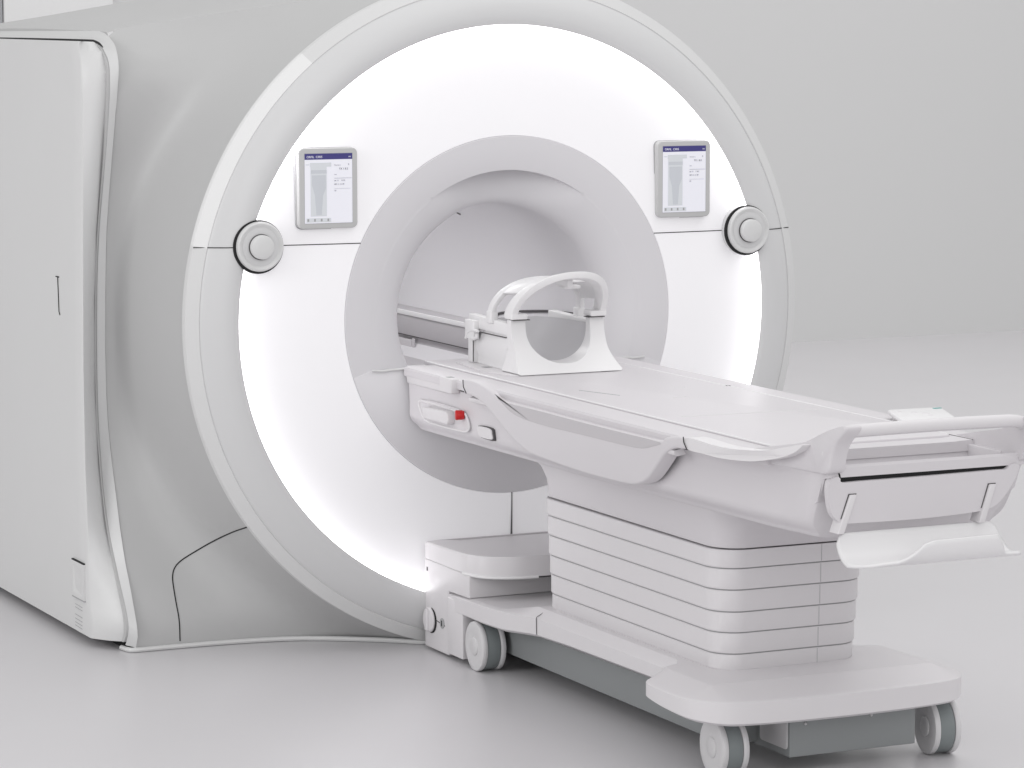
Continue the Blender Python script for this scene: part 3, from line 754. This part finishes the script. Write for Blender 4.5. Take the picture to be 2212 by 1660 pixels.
V = [[bm.verts.new(c0_ + ax_*d + u_*R*math.cos(2*PI*k/n) + Vector((0,0,R*math.sin(2*PI*k/n)))) for k in range(n)] for R, d in prof]
for a, b in zip(V, V[1:]):
    for k in range(n): bm.faces.new((a[k], a[(k+1)%n], b[(k+1)%n], b[k]))
bm.faces.new(V[0]); bm.faces.new(V[-1][::-1]); kn = link('stop_knob', bm, M_RED, rec)
kn['label'] = 'red emergency stop knob'
rp = side_poly([(1034,921),(1060,927),(1064,938),(1064,950),(1040,944),(1034,934)], XR, 3)
bm = bmesh.new(); slab(bm, rp, 'x', XR-.003, -.33); tri(bm); link('side_button', bm, M_TABL, tab, ang=35)
rp = side_poly([(1034,920),(1062,925.5),(1067,938),(1067,952),(1060,952),(1040,945),(1034,934)], XR+.001, 3)
bm = bmesh.new(); slab(bm, rp, 'x', XR-.0005, -.33); tri(bm); link('side_button_gap', bm, M_SEAM2, tab, ang=35)
# --- foot end: push handle, trough, lip, foot board
hb = []
hy = -2.46
path = cr([(-.290,-2.395,.880),(-.2915,-2.408,.905),(-.2915,-2.420,.935),(-.286,-2.428,.957),(-.268,-2.431,.972),(-.24,-2.432,.979),(-.18,-2.434,.981),(0,-2.438,.983),(.18,-2.434,.981),(.24,-2.432,.979),(.268,-2.431,.972),(.288,-2.428,.957),(.2915,-2.420,.935),(.2915,-2.408,.905),(.290,-2.395,.880)], 6)
bm = bmesh.new(); n = len(path); rr = [.0165 for i in range(n)]
tube(bm, [tuple(p) for p in path], rr, 20); link('push_handle', bm, M_TABL, tab, ang=60)
ckp = [(1600,975),(1650,966),(1700,960),(1740,954),(1772,938),(1800,926),(1822,921),(1826,932),(1806,958),(1796,985),(1788,1021),(1766,1023),(1703,1011),(1640,997)]
for sx in (-1,1):
    def cx_(u): return -interp(u, [1600,1700,1770,1830], [.337,.319,.309,.302])
    cp = cr([at(u, v, 'x', cx_(u)) for u, v in ckp], 4, True)
    bm = bmesh.new()
    c_ = sum(cp)/len(cp)
    def lay(dx, k): return [(sx*(-(p[0]+dx)), c_[1]+(p[1]-c_[1])*k, c_[2]+(p[2]-c_[2])*k) for p in cp]
    loft(bm, [lay(.045,1.0), lay(.007,1.0), lay(.002,.985), lay(0,.95)], True)
    tri(bm); link('handle_cheek', bm, M_TAB, tab, ang=70)
bm = bmesh.new()
tp = cr([(-2.10,.897),(-2.165,.8965),(-2.185,.891),(-2.195,.872),(-2.205,.845),(-2.24,.812),(-2.29,.80),(-2.35,.808),(-2.380,.840),(-2.398,.878),(-2.408,.891),(-2.418,.8955)], 5)
bot = [(-2.4255,.889),(-2.427,.866),(-2.395,.86),(-2.37,.80),(-2.33,.775),(-2.10,.76)]
slab(bm, tp+bot, 'x', -.292, .292); tri(bm); link('end_trough', bm, M_TAB, tab, ang=25)
bm = bmesh.new(); tube(bm, cr([(-.272,-2.40,.888),(-.266,-2.425,.878),(-.262,-2.427,.864)],4), .0022, 6); tube(bm, cr([(.266,-2.40,.889),(.240,-2.427,.866)],4), .0018, 6); link('end_seam', bm, M_SEAM, tab)
for sx in (-1,1):
    boxo('trough_side', (min(sx*.262,sx*.296),-2.345,.81), (max(sx*.262,sx*.290),-2.14,.8905), M_TAB, tab, .003)
boxo('end_gap', (-.262,-2.4215,.846), (.242,-2.36,.8655), M_SEAM, tab, 0)
fbp = [(1791,1046),(1797,1036),(1808,1031),(1815,1034),(1820,1043),(1860,1040),(2000,1029),(2150,1016),(2173,1014),(2184,1005),(2195,1002),(2202,1010),(2189,1042),(2166,1077),(2142,1097),(2109,1106),(1988,1121),(1860,1130),(1826,1131),(1810,1126),(1796,1107),(1790,1070)]
fo = cr([(p[0], p[2]) for p in (at(u, v, 'y', -2.435) for u, v in fbp)], 4, True)
mx = (min(p[0] for p in fo)+max(p[0] for p in fo))/2
print('footboard centre', mx)
bm = bmesh.new(); slab(bm, fo, 'y', -2.435, -2.415); tri(bm); fb = link('foot_board', bm, M_TAB, tab, ang=35)
for (u0,v0,u1,v1) in ((1842,1069,1811,1153),(2143,1046,2115,1128)):
    a = at(u0, v0, 'y', -2.437); b = at(u1, v1, 'y', -2.43)
    bm = bmesh.new(); d = np.array(b)-np.array(a); w = .009
    slab(bm, [(a[0]-w,a[2]),(a[0]+w,a[2]),(b[0]+w,b[2]),(b[0]-w,b[2])], 'y', -2.443, -2.40); st = link('tray_strut', bm, M_TABL, tab, bevel=.002)
    bm = bmesh.new(); w2 = .0115; e = .62
    slab(bm, [(a[0]-w2,a[2]+.002),(a[0]+w2,a[2]+.002),(a[0]+d[0]*e+w2,a[2]+d[2]*e),(a[0]+d[0]*e-w2,a[2]+d[2]*e)], 'y', -2.4362, -2.42); link('strut_slot', bm, M_SEAM2, st)
# lower lip behind the tray and end seams
# --- scoop tray
bm = bmesh.new()
TXL, TXR = at(1797,1165,'y',-2.40)[0], at(2150,1140,'y',-2.40)[0]
nx, ns = 60, 22
def prof_t(s):   # s 0 back top .. 1 front lip top
    a = PI*(.02+.93*s)
    return (-2.42-.066*(1-math.cos(a)), .736-.084*math.sin(a)**.8 - .0*s)
rows = []
for i in range(nx+1):
    f = i/nx
    smax = interp(f, [0,.04,.08,.14,.25,.30,.36,.42,.80,.84,.89,1.0], [.45,.52,.56,.66,.70,.82,.96,.99,1.0,.90,.70,.67])
    smin = interp(f, [0,.02,.05,.93,.97,1.0], [.10,.02,0,0,.05,.3])
    row = []
    for j in range(ns+1):
        s = smin+(smax-smin)*j/ns; y, z = prof_t(s)
        row.append((TXL+(TXR-TXL)*f, y, z))
    rows.append(row)
V = [[bm.verts.new(p) for p in r] for r in rows]
for a, b in zip(V, V[1:]):
    for j in range(ns): bm.faces.new((a[j], a[j+1], b[j+1], b[j]))
tr = link('scoop_tray', bm, M_WHITE, tab, ang=60)
md = tr.modifiers.new('t', 'SOLIDIFY'); md.thickness = .009; md.offset = 0
# --- control pad on the far rail
bm = bmesh.new()
pc = [at(u, v, 'z', .925) for u, v in ((1917,886),(2033,880),(2070,905),(1953,912))]
slab(bm, [(p[0],p[1]) for p in pc], 'z', .912, .926); pad = link('control_pad', bm, M_WHITE, tab, bevel=.006)
boxo('pad_arm', (pc[0][0]-.01,pc[0][1]-.12,.895), (pc[1][0]-.06,pc[0][1]-.04,.9115), M_TABL, tab, .004)
for (u,v,r) in ((1943,890,.006),(1975,892,.010),(2000,893,.012),(2010,897,.008)):
    p = at(u, v, 'z', .9265); bm = bmesh.new(); bmesh.ops.create_cone(bm, cap_ends=True, segments=20, radius1=r, radius2=r*.8, depth=.0012, matrix=Matrix.Translation((p[0],p[1],.9266))); link('pad_button', bm, M_TABL, pad)
p = at(2024, 882, 'z', .9265); bm = bmesh.new(); box(bm, (p[0]-.012,p[1]-.006,.926), (p[0]+.012,p[1]+.004,.9272)); link('pad_logo', bm, M_TEAL, pad)

# ================================================================== HEAD COIL
coil = thing('head_coil', 'white open head coil with arched cage on the table board', 'head coil', (-.01,-.25,.906))
XC = -.008
# lower cradle: front plate with round cut, flaring forward at the foot
def cradle_front():
    bm = bmesh.new(); n = 48
    R = .110; zc = 1.034; zt = 1.066
    # inner U boundary (left top -> bottom -> right top) and outer boundary matched by parameter
    rows = []
    for i in range(n+1):
        f = i/n
        a = PI*(1-f)   # pi..0 through the bottom
        if f < .12: ix, iz = -R, zt-(zt-zc)*(f/.12)
        elif f > .88: ix, iz = R, zc+(zt-zc)*((f-.88)/.12)
        else:
            g = (f-.12)/.76; a = PI+PI*g; ix, iz = R*math.copysign(abs(math.cos(a))**.9, math.cos(a)), zc-.100*abs(math.sin(a))**.9
        if f < .30: g = f/.30; ox, oz = -.158, zt-(zt-.908)*g
        elif f > .70: g = (f-.70)/.30; ox, oz = .158, .908+(zt-.908)*g
        else: g = (f-.30)/.40; ox, oz = -.158+.316*g, .908
        row = []
        for j in range(9):
            t = j/8; x = ix+(ox-ix)*t; z = iz+(oz-iz)*t
            dep = max(0, (zt-z)/(zt-.908)); y = -.352-.095*dep**2.2
            x = x*(1+.0*dep)
            if abs(x) > .14: x = math.copysign(abs(x)+.022*max(0,dep-.55)**1.5/.30, x)
            row.append((XC+x, y, z))
        rows.append(row)
    V = [[bm.verts.new(p) for p in r] for r in rows]
    for a, b in zip(V, V[1:]):
        for j in range(8): bm.faces.new((a[j], a[j+1], b[j+1], b[j]))
    # thickness towards the rear: extrude the whole sheet straight back
    ret = bmesh.ops.extrude_face_region(bm, geom=bm.faces[:])
    for v in [g for g in ret['geom'] if isinstance(g, bmesh.types.BMVert)]: v.co.y = -.325 if v.co.z > .95 else -.325
    return link('front_yoke', bm, M_WHITE, coil, ang=40)
cradle_front()
bm = bmesh.new(); rows = []
for k in range(33):
    a = PI+PI*k/32
    rows.append([(XC+R_*math.cos(a), y, 1.045+R_*1.04*math.sin(a)) for R_, y in ((.124,-.330),(.118,-.20),(.100,-.10),(.07,-.062),(.03,-.05),(.001,-.048))])
loft(bm, rows, False); link('head_liner', bm, mat('liner_grey', (.62,.61,.63), .55), coil, ang=60)
bm = bmesh.new()
def bodysec(y, w0, w1, zt): return [(XC-w0,y,.909),(XC-w0+.004,y,.93),(XC-w1-.01,y,(zt+.93)/2),(XC-w1,y,zt),(XC-w1+.014,y,zt),(XC-w1+.020,y,.955),(XC,y,.9095),(XC+w1-.020,y,.955),(XC+w1-.014,y,zt),(XC+w1,y,zt),(XC+w1+.01,y,(zt+.93)/2),(XC+w0-.004,y,.93),(XC+w0,y,.909)]
loft(bm, [bodysec(-.33,.158,.15,1.02),bodysec(-.25,.152,.148,1.02),bodysec(-.14,.145,.142,1.015),bodysec(-.055,.140,.138,1.0)], True)
link('cradle_body', bm, M_WHITE, coil, ang=35)
# upper rail beams left and right and rear post + latch
for sx in (-1,1):
    bm = bmesh.new(); slab(bm, [(-.345,1.012),(-.345,1.052),(-.05,1.060),(-.03,1.060),(-.03,1.022),(-.10,1.018)], 'x', XC+sx*.152, XC+sx*.125); link('side_beam', bm, M_WHITE, coil, bevel=.003)
    bm = bmesh.new(); box(bm, (min(XC+sx*.154,XC+sx*.13),-.07,.909), (max(XC+sx*.154,XC+sx*.13),-.03,1.02)); link('rear_post', bm, M_WHITE, coil, bevel=.002)
bm = bmesh.new(); box(bm, (XC-.170,-.105,.985), (XC-.150,-.04,1.045)); lt = link('latch', bm, M_WHITE, coil, bevel=.003)
hk = [at(u, v, 'x', XC-.17) for u, v in ((1033,716),(1022,713),(1012,716),(1008,724),(1006,731))]
bm = bmesh.new(); tube(bm, cr([tuple(p) for p in hk],4), .0045, 8); link('hook', bm, M_WHITE, lt)
hk = [at(u, v, 'x', XC-.17) for u, v in ((1030,722),(1029,729),(1021,733))]
bm = bmesh.new(); tube(bm, cr([tuple(p) for p in hk],4), .005, 8); link('hook', bm, M_WHITE, lt)
bm = bmesh.new(); box(bm, (XC-.1560,-.31,1.008), (XC-.1515,-.11,1.0105)); box(bm, (XC-.1558,-.0715,.912), (XC-.1535,-.069,.984)); link('seam', bm, M_SEAM2, coil)
# upper cage: arch sectors
def arch_pt(th, y, k=1.0):      # th 0 = right foot .. pi = left foot, crown leaning towards the foot end
    x = .162*k*math.copysign(abs(math.cos(th))**.88, math.cos(th))
    sn = max(0, math.sin(th))
    z = 1.072 + .148*interp(y, [-.36,-.20], [1,.80])*sn**.88*(1-(1-k)*1.1)
    lean = .125*interp(y, [-.36,-.30,-.13], [1,.95,.25])
    return (XC+x, y-lean*sn**1.25, z)
def sector(t0, t1, y0, y1, k0=.83, k1=1.0, n=28, name='arch'):
    bm = bmesh.new(); rings = []
    for i in range(n+1):
        th = math.radians(t0+(t1-t0)*i/n)
        rings.append([arch_pt(th,y0,k0),arch_pt(th,y0,k1),arch_pt(th,y1,k1),arch_pt(th,y1,k0)])
    loft(bm, rings, True); return link(name, bm, M_WHITE, upper, bevel=.0025, seg=2, bang=50)
upper = bpy.data.objects.new('upper_cage', None); C.objects.link(upper); upper.parent = coil; upper.location = Vector((XC,-.25,1.07))-coil.location
sector(0,180,-.36,-.305,.872,1.0,48,'front_arch')
sector(0,180,-.215,-.183,.89,.985,48,'rear_arch')
sector(108,148,-.306,-.214,.90,.99,16,'left_shoulder')
sector(80,93,-.306,-.214,.88,.985,10,'crown_bar')
sector(20,60,-.306,-.214,.90,.99,16,'right_shoulder')
bm = bmesh.new(); box(bm, (XC+.0,-.42,1.165), (XC+.018,-.34,1.190)); box(bm, (XC+.0,-.40,1.160), (XC+.055,-.37,1.170)); link('nose_bracket', bm, M_WHITE, upper, bevel=.002)
for a in (52, 118):
    p = arch_pt(math.radians(a), -.335, .903); bm = bmesh.new(); bmesh.ops.create_icosphere(bm, subdivisions=2, radius=.0042, matrix=Matrix.Translation(p)); link('screw', bm, M_SEAM2, upper)
for sx in (-1,1):
    bm = bmesh.new(); box(bm, (XC+sx*.128-.028,-.364,1.0655), (XC+sx*.128+.028,-.33,1.068)); link('foot_gap', bm, M_SEAM2, upper)
    bm = bmesh.new(); box(bm, (XC+sx*.135-.027,-.365,1.0685), (XC+sx*.135+.027,-.312,1.086)); link('arch_foot', bm, M_WHITE, upper, bevel=.003)
    bm = bmesh.new(); box(bm, (XC+sx*.150-.012,-.217,1.045), (XC+sx*.150+.012,-.181,1.082)); link('arch_foot', bm, M_WHITE, upper, bevel=.003)

# ================================================================== LIGHT
w = bpy.data.worlds.new('World'); S.world = w; w.use_nodes = True
bg = w.node_tree.nodes['Background']; bg.inputs[0].default_value = (1,1,1,1); bg.inputs[1].default_value = .66
def area(name, loc, target, size, power, col=(1,1,1), sy=None):
    l = bpy.data.lights.new(name, 'AREA'); l.energy = power; l.color = col; l.shape = 'RECTANGLE'; l.size = size; l.size_y = sy or size
    o = bpy.data.objects.new(name, l); C.objects.link(o); o.location = loc
    o.rotation_euler = (Vector(target)-Vector(loc)).to_track_quat('-Z', 'Y').to_euler(); return o
area('softbox_key', (-2.5,-9,4.0), (-.2,-.6,.9), 5.5, 115)
area('softbox_top', (1.5,-2.5,6.5), (.3,-.8,0), 5, 80)
area('softbox_left', (-9,-1.5,3.2), (-1.2,.8,.9), 4, 150)
area('back_fill', (5,3.5,7), (4.5,5,0), 6, 130)  # added fill light, lifts the back wall and floor
l = bpy.data.lights.new('tunnel_lamp', 'AREA'); l.energy = 3.4; l.shape = 'RECTANGLE'; l.size = .12; l.size_y = 1.5
o = bpy.data.objects.new('tunnel_lamp', l); C.objects.link(o); o.location = (0,1.05,H+.335)
S.render.engine = 'CYCLES'
S.view_settings.view_transform = 'Standard'; S.view_settings.look = 'None'; S.view_settings.gamma = 1
S.view_settings.use_curve_mapping = False; S.view_settings.exposure = 0
S.cycles.max_bounces = 4; S.cycles.diffuse_bounces = 2
